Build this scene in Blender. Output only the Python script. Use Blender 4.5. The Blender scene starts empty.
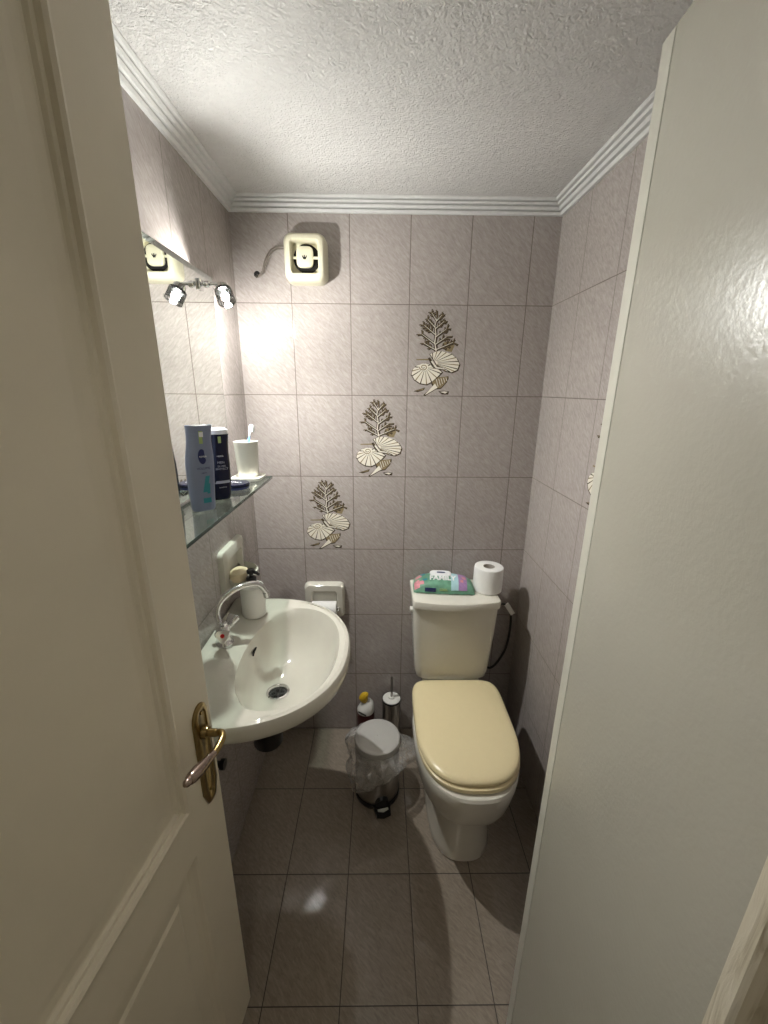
import bpy, bmesh, math, random
from mathutils import Vector, Matrix, noise
random.seed(7)
PI = math.pi
scn = bpy.context.scene
C = scn.collection
scn.view_settings.view_transform = 'Standard'
scn.view_settings.look = 'None'
scn.view_settings.gamma = 1.0
scn.view_settings.use_curve_mapping = False
scn.view_settings.exposure = 2.0

W = 1.078          # room width
ZC = 2.10          # ceiling height
DEP = 1.54         # room depth to the inner face of the front wall

# ------------------------------------------------------------------ materials
def new_mat(name):
    m = bpy.data.materials.new(name); m.use_nodes = True
    nt = m.node_tree; b = nt.nodes['Principled BSDF']
    return m, nt, b

def sock(nt, v):
    return v

def math_n(nt, op, a, b=None, c=None, clamp=False):
    n = nt.nodes.new('ShaderNodeMath'); n.operation = op; n.use_clamp = clamp
    for i, v in enumerate((a, b, c)):
        if v is None: continue
        if isinstance(v, (int, float)): n.inputs[i].default_value = v
        else: nt.links.new(v, n.inputs[i])
    return n.outputs[0]

def mixc(nt, fac, a, b):
    n = nt.nodes.new('ShaderNodeMix'); n.data_type = 'RGBA'
    if isinstance(fac, (int, float)): n.inputs[0].default_value = fac
    else: nt.links.new(fac, n.inputs[0])
    for i, v in ((6, a), (7, b)):
        if isinstance(v, tuple): n.inputs[i].default_value = (*v, 1)
        else: nt.links.new(v, n.inputs[i])
    return n.outputs[2]

def noise_n(nt, vec, scale, detail=3, rough=.5, dist=0):
    n = nt.nodes.new('ShaderNodeTexNoise')
    n.inputs['Scale'].default_value = scale; n.inputs['Detail'].default_value = detail
    n.inputs['Roughness'].default_value = rough; n.inputs['Distortion'].default_value = dist
    if vec is not None: nt.links.new(vec, n.inputs['Vector'])
    return n.outputs[0]

def ramp(nt, fac, stops):
    n = nt.nodes.new('ShaderNodeValToRGB'); nt.links.new(fac, n.inputs[0])
    cr = n.color_ramp
    cr.elements[0].position, cr.elements[0].color = stops[0][0], (*stops[0][1], 1)
    cr.elements[1].position, cr.elements[1].color = stops[-1][0], (*stops[-1][1], 1)
    for p, c in stops[1:-1]:
        e = cr.elements.new(p); e.color = (*c, 1)
    return n.outputs[0]

def bump_n(nt, b, h, strength=.3, dist=.002):
    n = nt.nodes.new('ShaderNodeBump'); n.inputs['Strength'].default_value = strength
    n.inputs['Distance'].default_value = dist
    nt.links.new(h, n.inputs['Height']); nt.links.new(n.outputs[0], b.inputs['Normal'])
    return n

def simple(name, col, rough=.5, metal=0, spec=.5, nscale=60, nvar=.06, bump=0, bscale=80, coat=0, trans=0, ior=1.45, sss=0):
    m, nt, b = new_mat(name)
    tc = nt.nodes.new('ShaderNodeTexCoord').outputs['Object']
    f = noise_n(nt, tc, nscale, 4)
    c2 = tuple(min(1, max(0, v * (1 - nvar * 2))) for v in col)
    c3 = tuple(min(1, v * (1 + nvar)) for v in col)
    nt.links.new(mixc(nt, f, c2, c3), b.inputs['Base Color'])
    b.inputs['Roughness'].default_value = rough; b.inputs['Metallic'].default_value = metal
    b.inputs['Specular IOR Level'].default_value = spec
    b.inputs['Coat Weight'].default_value = coat; b.inputs['Coat Roughness'].default_value = .05
    b.inputs['Transmission Weight'].default_value = trans; b.inputs['IOR'].default_value = ior
    if sss:
        b.inputs['Subsurface Weight'].default_value = sss; b.inputs['Subsurface Scale'].default_value = .01
    if bump:
        bump_n(nt, b, noise_n(nt, tc, bscale, 4), bump, .001)
    return m

def tile_mat(name, ax, u0, du, v0, dv, col_lo, col_hi, grout, rough, vax=2, bumpy=.25, sgn=1):
    """glazed tile: grid lines at u0 + k*du and v0 + k*dv of the world position"""
    m, nt, b = new_mat(name)
    pos = nt.nodes.new('ShaderNodeNewGeometry').outputs['Position']
    sep = nt.nodes.new('ShaderNodeSeparateXYZ'); nt.links.new(pos, sep.inputs[0])
    u, v = sep.outputs[ax], sep.outputs[vax]
    def edge(c, c0, d):
        a = math_n(nt, 'DIVIDE', math_n(nt, 'SUBTRACT', c, c0), d)
        fr = math_n(nt, 'FRACT', math_n(nt, 'ADD', a, 100))
        dd = math_n(nt, 'MULTIPLY', math_n(nt, 'MINIMUM', fr, math_n(nt, 'SUBTRACT', 1, fr)), d)
        return dd, math_n(nt, 'FLOOR', a)
    du_, iu = edge(u, u0, du); dv_, iv = edge(v, v0, dv)
    dmin = math_n(nt, 'MINIMUM', du_, dv_)
    g = math_n(nt, 'SUBTRACT', 1, math_n(nt, 'DIVIDE', math_n(nt, 'SUBTRACT', dmin, .0007), .0008, clamp=True), clamp=True)
    # per-tile offset so the veins do not run on
    off = math_n(nt, 'MULTIPLY', math_n(nt, 'ADD', iu, math_n(nt, 'MULTIPLY', iv, 3.7)), 1.31)
    mv = nt.nodes.new('ShaderNodeCombineXYZ')
    s = math_n(nt, 'ADD', u, v) if sgn > 0 else math_n(nt, 'SUBTRACT', u, v)
    t = math_n(nt, 'SUBTRACT', u, v) if sgn > 0 else math_n(nt, 'ADD', u, v)
    nt.links.new(math_n(nt, 'MULTIPLY', s, 55), mv.inputs[0])
    nt.links.new(math_n(nt, 'MULTIPLY', t, 13), mv.inputs[1])
    nt.links.new(off, mv.inputs[2])
    n1 = noise_n(nt, mv.outputs[0], 2.2, 5, .65, .6)
    col = ramp(nt, n1, [(.32, col_lo), (.52, tuple((a + c) / 2 for a, c in zip(col_lo, col_hi))), (.7, col_hi)])
    col = mixc(nt, g, col, grout)
    nt.links.new(col, b.inputs['Base Color'])
    b.inputs['Roughness'].default_value = rough
    rr = math_n(nt, 'ADD', math_n(nt, 'MULTIPLY', g, .5), rough)
    nt.links.new(rr, b.inputs['Roughness'])
    pil = math_n(nt, 'MULTIPLY', math_n(nt, 'DIVIDE', dmin, .004, clamp=True), 1.0)
    h = math_n(nt, 'ADD', pil, math_n(nt, 'MULTIPLY', n1, .22))
    h = math_n(nt, 'ADD', h, math_n(nt, 'MULTIPLY', noise_n(nt, pos, 9, 2), .12))
    bump_n(nt, b, h, bumpy, .0016)
    return m

H = .2993
ROW0 = 1.8010 - 6 * H
TLO, THI = (.335, .295, .275), (.47, .425, .40)
GR = (.115, .085, .065)
m_tile_back = tile_mat('tile_glazed_back', 0, .1873, .2, ROW0, H, TLO, THI, GR, .055)
m_tile_left = tile_mat('tile_glazed_left', 1, -.2300, .2, ROW0, H, TLO, THI, GR, .055)
m_tile_right = tile_mat('tile_glazed_right', 1, -.1963, .2, ROW0, H, TLO, THI, GR, .055, sgn=-1)
m_floor = tile_mat('tile_floor', 0, .1923, .2, -.300, .2978, (.245, .205, .162), (.36, .305, .245), (.02, .014, .01), .06, vax=1, bumpy=.3)

def plaster():
    m, nt, b = new_mat('textured_plaster')
    pos = nt.nodes.new('ShaderNodeNewGeometry').outputs['Position']
    n1 = noise_n(nt, pos, 115, 3, .5, 1.5)
    n2 = noise_n(nt, pos, 48, 2, .5, .8)
    h = math_n(nt, 'ADD', math_n(nt, 'MULTIPLY', n1, 1.0), math_n(nt, 'MULTIPLY', n2, .5))
    nt.links.new(mixc(nt, n2, (.60, .585, .565), (.70, .685, .665)), b.inputs['Base Color'])
    b.inputs['Roughness'].default_value = .75
    bump_n(nt, b, h, 1.0, .005)
    return m
m_ceiling = plaster()
m_cornice = simple('cornice_white', (.72, .72, .70), .35, bump=.1)
m_hall = simple('hall_wall_paint', (.62, .58, .50), .7)
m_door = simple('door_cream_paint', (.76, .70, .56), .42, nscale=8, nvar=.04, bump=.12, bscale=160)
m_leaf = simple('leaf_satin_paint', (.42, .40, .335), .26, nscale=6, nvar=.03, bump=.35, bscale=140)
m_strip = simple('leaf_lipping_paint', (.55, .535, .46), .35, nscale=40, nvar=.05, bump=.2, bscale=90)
def casing_mat():
    m, nt, b = new_mat('casing_worn_paint')
    pos = nt.nodes.new('ShaderNodeTexCoord').outputs['Object']
    mp = nt.nodes.new('ShaderNodeMapping'); mp.inputs['Scale'].default_value = (60, 60, 6)
    nt.links.new(pos, mp.inputs[0])
    n1 = noise_n(nt, mp.outputs[0], 2, 5, .6, .8)
    nt.links.new(ramp(nt, n1, [(.3, (.36, .30, .20)), (.5, (.60, .55, .43)), (.8, (.66, .61, .50))]), b.inputs['Base Color'])
    b.inputs['Roughness'].default_value = .45
    bump_n(nt, b, n1, .4, .002)
    return m
m_casing = casing_mat()
m_porc = simple('white_porcelain', (.60, .575, .50), .08, nvar=.01, coat=.4)
m_porc2 = simple('toilet_porcelain', (.71, .685, .60), .12, nvar=.01, coat=.3)
m_ivory = simple('ivory_seat_plastic', (.80, .69, .42), .22, nvar=.015)
m_chrome = simple('chrome', (.75, .75, .75), .08, 1, nvar=.02)
m_steel = simple('brushed_steel', (.45, .43, .41), .32, 1, nvar=.05, bump=.1, bscale=200)
m_lidst = simple('bin_lid_steel', (.62, .61, .58), .30, .25, nvar=.02)
m_brass = simple('antique_brass', (.33, .24, .10), .28, 1, nvar=.15, nscale=120)
m_grip = simple('lever_grip_bronze', (.36, .28, .24), .22, 1, nvar=.06)
m_black = simple('black_plastic', (.012, .012, .013), .35)
m_dark = simple('dark_rubber', (.03, .028, .025), .5)
m_white = simple('white_plastic', (.78, .77, .72), .3, nvar=.01)
m_cream = simple('cream_plastic', (.70, .66, .50), .35, nvar=.02)
m_cup = simple('cup_cream_ceramic', (.76, .74, .66), .25, nvar=.01)
m_soap = simple('soap_bar', (.72, .60, .40), .45, nvar=.02)
m_paper = simple('toilet_tissue', (.80, .79, .76), .9, nvar=.02, bump=.3, bscale=200)
m_card = simple('cardboard_core', (.42, .38, .33), .8)
m_navy = simple('navy_plastic', (.008, .010, .030), .22, nvar=.02)
m_navyp = simple('navy_print', (.010, .018, .10), .4)
m_shamp = simple('pale_blue_plastic', (.21, .245, .36), .28, nvar=.02)
m_silver = simple('silver_print', (.42, .44, .50), .4)
m_whitep = simple('white_print', (.80, .80, .80), .5, nvar=.0)
m_teal = simple('teal_print', (.03, .25, .30), .4)
m_lime = simple('green_sticker', (.35, .45, .16), .5)
m_green = simple('wipes_green_foil', (.16, .36, .24), .35, nvar=.25, nscale=55)
m_pink = simple('wipes_pink_print', (.75, .30, .34), .4, nvar=.3, nscale=120)
m_purple = simple('wipes_purple_print', (.38, .22, .44), .4, nvar=.2, nscale=90)
m_sky = simple('wipes_blue_print', (.40, .62, .66), .4)
m_yellow = simple('yellow_cap', (.70, .45, .03), .35)
m_maroon = simple('maroon_bottle', (.06, .012, .012), .3)
m_bluet = simple('clear_blue_plastic', (.15, .35, .80), .2)
m_hole = simple('dark_hole', (.006, .005, .004), .9)
m_wire = simple('wire_sheath', (.20, .17, .14), .5)
m_red = simple('red_mark', (.45, .01, .01), .3)
m_ddark = simple('decor_brown_line', (.075, .055, .035), .25)
m_dgold = simple('decor_gold', (.36, .28, .16), .22, .3)
m_dwhite = simple('decor_cream', (.78, .74, .64), .2, nvar=.02)
m_grey = simple('grey_label', (.5, .5, .5), .5)

def emis(name, col, s):
    m = bpy.data.materials.new(name); m.use_nodes = True
    nt = m.node_tree; nt.nodes.remove(nt.nodes['Principled BSDF'])
    e = nt.nodes.new('ShaderNodeEmission'); e.inputs[0].default_value = (*col, 1); e.inputs[1].default_value = s
    nt.links.new(e.outputs[0], nt.nodes['Material Output'].inputs[0])
    return m

def thin_glass(name, tint, edge_rough=.0, refl=.08, haze=0, hazecol=(.8, .8, .8)):
    """see-through sheet: tinted straight-through light, fresnel gloss, a little milky scatter"""
    m = bpy.data.materials.new(name); m.use_nodes = True
    nt = m.node_tree; nt.nodes.remove(nt.nodes['Principled BSDF'])
    t = nt.nodes.new('ShaderNodeBsdfTransparent'); t.inputs[0].default_value = (*tint, 1)
    g = nt.nodes.new('ShaderNodeBsdfGlossy'); g.inputs['Roughness'].default_value = edge_rough
    ge = nt.nodes.new('ShaderNodeNewGeometry')
    dt_ = nt.nodes.new('ShaderNodeVectorMath'); dt_.operation = 'DOT_PRODUCT'
    nt.links.new(ge.outputs['Normal'], dt_.inputs[0]); nt.links.new(ge.outputs['Incoming'], dt_.inputs[1])
    one = math_n(nt, 'SUBTRACT', 1, math_n(nt, 'ABSOLUTE', dt_.outputs['Value']), clamp=True)
    schl = math_n(nt, 'MULTIPLY', math_n(nt, 'POWER', one, 5), .9)
    mx = nt.nodes.new('ShaderNodeMixShader')
    nt.links.new(math_n(nt, 'ADD', schl, refl, clamp=True), mx.inputs[0])
    nt.links.new(t.outputs[0], mx.inputs[1]); nt.links.new(g.outputs[0], mx.inputs[2])
    out = mx.outputs[0]
    if haze:
        d = nt.nodes.new('ShaderNodeBsdfDiffuse'); d.inputs[0].default_value = (*hazecol, 1)
        tc = nt.nodes.new('ShaderNodeTexCoord').outputs['Object']
        f = math_n(nt, 'MULTIPLY', noise_n(nt, tc, 30, 4, .6, 1.5), haze * 2, clamp=True)
        m2 = nt.nodes.new('ShaderNodeMixShader'); nt.links.new(f, m2.inputs[0])
        nt.links.new(out, m2.inputs[1]); nt.links.new(d.outputs[0], m2.inputs[2]); out = m2.outputs[0]
    nt.links.new(out, nt.nodes['Material Output'].inputs[0])
    return m
m_glass = thin_glass('shelf_glass', (.88, .95, .92), refl=.13)
m_glassedge = simple('shelf_glass_edge', (.012, .055, .042), .08, nvar=.1, coat=.5)
m_lampglass = thin_glass('lamp_glass', (.93, .93, .92), refl=.06)
m_streakglass = thin_glass('streak_lamp_glass', (.93, .93, .92), refl=.06)  # shade glass, gets added tint bands that streak the lamp light
m_bag = thin_glass('bin_liner_film', (.94, .94, .94), edge_rough=.18, refl=.16, haze=.27, hazecol=(.80, .78, .74))
mm, nt_, b_ = new_mat('mirror_silver'); m_mirror = mm
b_.inputs['Base Color'].default_value = (.86, .89, .87, 1); b_.inputs['Metallic'].default_value = 1; b_.inputs['Roughness'].default_value = .015
m_bevel = simple('mirror_bevel', (.80, .86, .84), .04, 1, nvar=.01)
BULB = 2500.0
m_bulb = emis('lit_bulb', (1.0, 1.0, .97), BULB)
m_hallfill = emis('hall_fill_lit', (1.0, .93, .84), 5.5)  # glow of the added hall fill lamp

# ------------------------------------------------------------------ mesh helpers
def parts_matrix(o):
    return Matrix.Translation(o.location) @ o.rotation_euler.to_matrix().to_4x4()
WM = {}
def obj(name, bm, mat, parent=None, world=True, smooth=True, sub=0, weld=False):
    """link a bmesh (in world coordinates unless world=False) as one object"""
    if weld: bmesh.ops.remove_doubles(bm, verts=bm.verts, dist=1e-5)
    bmesh.ops.recalc_face_normals(bm, faces=bm.faces)
    if parent is not None:
        pm = WM[parent.name]
        if world: bmesh.ops.transform(bm, matrix=pm.inverted(), verts=bm.verts)
        else: pass
        # origin of the part at its own middle
        c = sum((v.co for v in bm.verts), Vector()) / len(bm.verts)
    else:
        xs = [v.co.x for v in bm.verts]; ys = [v.co.y for v in bm.verts]; zs = [v.co.z for v in bm.verts]
        c = Vector(((min(xs) + max(xs)) / 2, (min(ys) + max(ys)) / 2, min(zs)))
    bmesh.ops.translate(bm, verts=bm.verts, vec=-c)
    me = bpy.data.meshes.new(name); bm.to_mesh(me); bm.free()
    o = bpy.data.objects.new(name, me); C.objects.link(o)
    for mt in (mat if isinstance(mat, (list, tuple)) else [mat]): me.materials.append(mt)
    o.location = c
    if parent is not None:
        o.parent = parent; WM[o.name] = WM[parent.name] @ Matrix.Translation(c)
    else: WM[o.name] = Matrix.Translation(c)
    if smooth:
        for p in me.polygons: p.use_smooth = True
        e = o.modifiers.new('es', 'EDGE_SPLIT'); e.split_angle = math.radians(38)
    if sub:
        s = o.modifiers.new('sub', 'SUBSURF'); s.levels = s.render_levels = sub
        if smooth: o.modifiers.move(1, 0)
    return o

def tag(o, label, cat, group=None):
    o['label'] = label; o['category'] = cat
    if group: o['group'] = group
    return o
def struct(o):
    o['kind'] = 'structure'; return o
def thing(name, label, cat, loc, rotz=0, group=None):
    o = bpy.data.objects.new(name, None); C.objects.link(o); o.empty_display_size = .05
    o.location = loc; o.rotation_euler = (0, 0, rotz)
    WM[o.name] = Matrix.Translation(Vector(loc)) @ Matrix.Rotation(rotz, 4, 'Z')
    if label: tag(o, label, cat, group)
    return o

def B(): return bmesh.new()
def box(bm, x0, x1, y0, y1, z0, z1, bev=0, seg=2, mi=0):
    g = bmesh.ops.create_cube(bm, size=1)
    vs = g['verts']
    for v in vs:
        v.co = Vector((x0 + (v.co.x + .5) * (x1 - x0), y0 + (v.co.y + .5) * (y1 - y0), z0 + (v.co.z + .5) * (z1 - z0)))
    fs = {f for v in vs for f in v.link_faces}
    for f in fs: f.material_index = mi
    if bev:
        es = {e for v in vs for e in v.link_edges}
        bmesh.ops.bevel(bm, geom=list(es), offset=bev, segments=seg, profile=.6, affect='EDGES')
    return bm
def xform(bm, M, start=0):
    bm.verts.ensure_lookup_table()
    bmesh.ops.transform(bm, matrix=M, verts=bm.verts[start:])
    return bm
def quad(bm, pts, mi=0):
    f = bm.faces.new([bm.verts.new(Vector(p)) for p in pts]); f.material_index = mi; return f
def lathe(bm, prof, seg=40, M=None, mi=0, capb=False, capt=False):
    """prof: [(r,z)] about local Z"""
    rings = []
    for r, z in prof:
        rings.append([bm.verts.new(Vector((r * math.cos(2 * PI * i / seg), r * math.sin(2 * PI * i / seg), z))) for i in range(seg)])
    new = [v for R in rings for v in R]
    for a, b in zip(rings, rings[1:]):
        for i in range(seg):
            f = bm.faces.new((a[i], a[(i + 1) % seg], b[(i + 1) % seg], b[i])); f.material_index = mi
    if capb: bm.faces.new(rings[0][::-1]).material_index = mi
    if capt: bm.faces.new(rings[-1]).material_index = mi
    if M is not None: bmesh.ops.transform(bm, matrix=M, verts=new)
    return bm
def loft(bm, rings, capb=True, capt=True, mi=0):
    R = [[bm.verts.new(Vector(p)) for p in r] for r in rings]; n = len(R[0])
    for a, b in zip(R, R[1:]):
        for i in range(n):
            bm.faces.new((a[i], a[(i + 1) % n], b[(i + 1) % n], b[i])).material_index = mi
    if capb: bm.faces.new(R[0][::-1]).material_index = mi
    if capt: bm.faces.new(R[-1]).material_index = mi
    return bm
def tube(bm, pts, r, seg=12, caps=True, mi=0):
    """smooth tube along pts; r number or list"""
    pts = [Vector(p) for p in pts]; n = len(pts)
    rs = r if isinstance(r, (list, tuple)) else [r] * n
    up = None; rings = []
    for i, p in enumerate(pts):
        t = (pts[min(i + 1, n - 1)] - pts[max(i - 1, 0)]).normalized()
        if up is None:
            up = Vector((0, 0, 1)) if abs(t.z) < .9 else Vector((1, 0, 0))
        a = t.cross(up).normalized(); b = a.cross(t).normalized(); up = b
        rings.append([p + (a * math.cos(2 * PI * k / seg) + b * math.sin(2 * PI * k / seg)) * rs[i] for k in range(seg)])
    return loft(bm, rings, caps, caps, mi)
def spline(pts, n=8):
    P = [Vector(p) for p in pts]; P = [P[0] * 2 - P[1]] + P + [P[-1] * 2 - P[-2]]; out = []
    for i in range(1, len(P) - 2):
        for k in range(n):
            t = k / n
            out.append(.5 * ((2 * P[i]) + (P[i + 1] - P[i - 1]) * t + (2 * P[i - 1] - 5 * P[i] + 4 * P[i + 1] - P[i + 2]) * t * t + (3 * P[i] - P[i - 1] - 3 * P[i + 1] + P[i + 2]) * t ** 3))
    out.append(P[-2]); return out
def sell(cx, cy, a, b, n, z, seg=48, n2=None, b2=None):
    """superellipse ring; b2/n2 for the +y half"""
    out = []
    for i in range(seg):
        t = 2 * PI * i / seg; c, s = math.cos(t), math.sin(t)
        nn = n2 if (n2 and s > 0) else n; bb = b2 if (b2 is not None and s > 0) else b
        out.append(Vector((cx + a * math.copysign(abs(c) ** (2 / nn), c), cy + bb * math.copysign(abs(s) ** (2 / nn), s), z)))
    return out
def rrect(w, h, r, seg=6):
    out = []
    for cx, cy, a0 in ((w / 2 - r, h / 2 - r, 0), (-w / 2 + r, h / 2 - r, PI / 2), (-w / 2 + r, -h / 2 + r, PI), (w / 2 - r, -h / 2 + r, 1.5 * PI)):
        for k in range(seg + 1):
            a = a0 + PI / 2 * k / seg; out.append((cx + r * math.cos(a), cy + r * math.sin(a)))
    return out
def text_mesh(body, size, M, bm=None, mi=0, extrude=.0001, bold=0):
    cu = bpy.data.curves.new('txt', 'FONT'); cu.body = body; cu.size = size; cu.extrude = extrude; cu.offset = bold
    cu.align_x = 'CENTER'; cu.align_y = 'CENTER'; cu.resolution_u = 3
    o = bpy.data.objects.new('txt', cu); C.objects.link(o)
    bpy.context.view_layer.update()
    me = bpy.data.meshes.new_from_object(o.evaluated_get(bpy.context.evaluated_depsgraph_get()))
    bm = bm or bmesh.new(); st = len(bm.verts)
    bm.from_mesh(me); bm.verts.ensure_lookup_table()
    vs = bm.verts[st:]
    bmesh.ops.transform(bm, matrix=M, verts=vs)
    for f in {f for v in vs for f in v.link_faces}: f.material_index = mi
    bpy.data.objects.remove(o); bpy.data.meshes.remove(me); bpy.data.curves.remove(cu)
    return bm
def frame(o, xa, ya):
    """matrix with local X->xa, Y->ya at o"""
    xa = Vector(xa).normalized(); ya = Vector(ya).normalized(); za = xa.cross(ya).normalized()
    M = Matrix((xa, ya, za)).transposed().to_4x4(); M.translation = Vector(o); return M

# ------------------------------------------------------------------ room shell
T = .10
def wallbox(name, mat, *a):
    return struct(obj(name, box(B(), *a), mat, smooth=False))
wall_back = wallbox('wall_back', m_tile_back, -T, W + T, 0, T, 0, ZC + .05)
wallbox('wall_left', m_tile_left, -T, 0, -DEP, 0, 0, ZC + .05)
wall_right = wallbox('wall_right', m_tile_right, W, W + T, -DEP, 0, 0, ZC + .05)
struct(obj('floor', box(B(), -.9, 1.9, -3.1, T, -T, 0), m_floor, smooth=False))
wallbox('ceiling', m_ceiling, -T, W + T, -DEP, T, ZC, ZC + T)
# front wall with the doorway the camera looks through
bm = B()
box(bm, -.9, .055, -1.66, -DEP, 0, 2.5); box(bm, .845, 1.9, -1.66, -DEP, 0, 2.5); box(bm, .845, W, -DEP, -1.36, 0, ZC)
box(bm, .055, .845, -1.66, -DEP, 2.04, 2.5)
struct(obj('wall_front', bm, m_hall, smooth=False))
wallbox('wall_hall_left', m_hall, -.9 - T, -.9, -3.1, -1.66, 0, 2.5)
wallbox('wall_hall_right', m_hall, 1.9, 1.9 + T, -3.1, -1.66, 0, 2.5)
wallbox('wall_hall_back', m_hall, -.9, 1.9, -3.1 - T, -3.1, 0, 2.5)
wallbox('ceiling_hall', m_hall, -.9, 1.9, -3.1, -1.66, 2.5, 2.5 + T)

# stepped cornice, one run per wall
def cornice(name, p0, p1, inward, m0, m1):
    # profile: (distance from wall, z)
    prof = [(0, 2.064), (.009, 2.064), (.013, 2.0720), (.006, 2.0750), (.019, 2.0755), (.024, 2.0820), (.017, 2.0848), (.030, 2.0855), (.034, 2.0903), (.028, 2.0930), (.040, 2.0935), (.044, 2.0975), (.044, ZC), (0, ZC)]
    p0, p1, iw = Vector(p0), Vector(p1), Vector(inward); d = (p1 - p0).normalized()
    r0 = [p0 + iw * a + d * (a * m0) + Vector((0, 0, z)) for a, z in prof]
    r1 = [p1 + iw * a - d * (a * m1) + Vector((0, 0, z)) for a, z in prof]
    struct(obj(name, loft(B(), [r0, r1]), m_cornice, smooth=False))
cornice('trim_cornice_back', (0, 0, 0), (W, 0, 0), (0, -1, 0), 1, 1)
cornice('trim_cornice_left', (0, 0, 0), (0, -DEP, 0), (1, 0, 0), 1, 1)
cornice('trim_cornice_right', (W, 0, 0), (W, -1.36, 0), (-1, 0, 0), 1, 0)

# fill lamp added in the hall behind the camera to brighten the room
t = thing('hall_fill_lamp', 'round white fill lamp added in the hall outside the doorway', 'fill lamp', (.45, -2.35, 2.44))
obj('fill_lamp_base', lathe(B(), [(.15, 2.5), (.15, 2.485), (.14, 2.48)], 40, Matrix.Translation((.45, -2.35, 0)), capb=True, capt=True), m_white, t)
obj('fill_lamp_shade', lathe(B(), [(.135, 2.48), (.13, 2.46), (.10, 2.445), (.05, 2.438), (.001, 2.437)], 40, Matrix.Translation((.45, -2.35, 0)), capb=True, capt=True), m_hallfill, t)

# ------------------------------------------------------------------ shell-and-coral decor tiles
def decor(name, parent, M):
    """printed relief in tile coordinates (metres, origin = lower left corner of the tile)"""
    rnd = random.Random(3)
    bm = B()
    def P(X, Y, l):   # zoom-picture coordinates of the traced tile -> metres
        return M @ Vector(((X - 85) / 515 * .2, (970 - Y) / 830 * .299, l))
    def poly(pts, mi, l): quad(bm, [P(x, y, l) for x, y in pts], mi)
    def stroke(pts, w, mi, l):
        for (x0, y0), (x1, y1), w0, w1 in [(pts[i], pts[i + 1], w[i], w[i + 1]) for i in range(len(pts) - 1)]:
            dx, dy = x1 - x0, y1 - y0; L = math.hypot(dx, dy) or 1; nx, ny = -dy / L, dx / L
            poly([(x0 + nx * w0, y0 + ny * w0), (x1 + nx * w1, y1 + ny * w1), (x1 - nx * w1, y1 - ny * w1), (x0 - nx * w0, y0 - ny * w0)], mi, l)
    # coral: recursive branches, cream limb with a dark lower edge
    def branch(x, y, a, L, w, dep):
        x1, y1 = x + L * math.cos(a), y - L * math.sin(a)
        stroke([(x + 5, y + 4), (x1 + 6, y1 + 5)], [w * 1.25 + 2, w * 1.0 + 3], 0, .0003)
        stroke([(x, y), (x1, y1)], [w * .75, w * .5], 2, .0005)
        if dep == 0 or y1 < 175: 
            stroke([(x1 - 8, y1 + 3), (x1 + 9, y1 - 8)], [6, 4], 0, .00035); return
        for s in ((-1, 1) if dep < 4 else (-1, 0, 1)):
            branch(x1, y1, a + s * rnd.uniform(.28, .58) + rnd.uniform(-.1, .1), L * rnd.uniform(.70, .86), w * .78, dep - 1)
    def twig(x, y, a, L, w, dep):
        x1, y1 = x + L * math.cos(a), y - L * math.sin(a)
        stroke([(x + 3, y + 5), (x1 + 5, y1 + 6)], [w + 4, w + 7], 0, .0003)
        stroke([(x, y), (x1, y1)], [w * .55, w * .25], 2 if w > 5 else 1, .0006)
        if dep:
            for q in (.35, .6, .82, 1.0):
                for sg in (-1, 1):
                    if rnd.random() < .8: twig(x + (x1 - x) * q, y + (y1 - y) * q, a + sg * rnd.uniform(.55, .9), L * rnd.uniform(.20, .38), w * .6, dep - 1)
        else:
            stroke([(x1 - 6, y1 + 4), (x1 + 8, y1 - 3)], [5, 3], 0, .0004)
    tr = [(338, 545), (322, 470), (330, 400), (318, 320), (335, 250), (326, 185)]
    for (x0, y0), (x1, y1), wd in zip(tr, tr[1:], (12, 10, 8, 6, 4)):
        twig(x0, y0, math.atan2(y0 - y1, x1 - x0), math.hypot(x1 - x0, y1 - y0), wd, 0)
    for x0, y0, a, L in ((335, 535, .42, 165), (330, 535, PI - .50, 120), (325, 490, .62, 130), (322, 480, PI - .62, 140), (328, 420, .66, 120), (326, 400, PI - .68, 130),
                         (320, 350, .72, 105), (320, 335, PI - .80, 95), (330, 280, .85, 70), (330, 275, PI - 1.0, 80)):
        twig(x0, y0, a, L, 6.5, 1)
    # scallop fans
    def fan(ax, ay, outline, nr, mi_fill=2, lay=.0006, rib=6):
        c = (sum(p[0] for p in outline) / len(outline), sum(p[1] for p in outline) / len(outline))
        big = [(c[0] + (x - c[0]) * 1.07 + 3, c[1] + (y - c[1]) * 1.07 + 5) for x, y in outline]
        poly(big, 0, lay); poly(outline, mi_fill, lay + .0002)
        for k in range(nr):
            f = (k + .5) / nr * (len(outline) - 1); i = int(f); q = f - i
            ex = outline[i][0] * (1 - q) + outline[i + 1][0] * q; ey = outline[i][1] * (1 - q) + outline[i + 1][1] * q
            sx, sy = ax + (ex - ax) * .18, ay + (ey - ay) * .18
            stroke([(sx, sy), (ex, ey)], [1.5, rib], 1 if k % 2 else 0, lay + .0004)
    fan(315, 655, [(285, 575), (345, 548), (400, 550), (475, 570), (530, 615), (556, 665), (540, 718), (490, 742), (430, 728), (360, 690)], 13, rib=4.5)
    fan(245, 700, [(170, 680), (132, 715), (120, 765), (150, 815), (200, 848), (262, 858), (312, 832), (362, 785), (398, 742), (330, 690), (250, 662)], 11, rib=5)
    sp = [(228 + (8 + k * 1.6) * math.cos(k * .5), 697 + (6 + k * 1.3) * math.sin(k * .5)) for k in range(20)]
    poly([(228 + 44 * math.cos(a * PI / 8), 697 + 34 * math.sin(a * PI / 8)) for a in range(16)], 2, .0011)
    stroke(sp, [4] * 20, 1, .0013)
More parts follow.
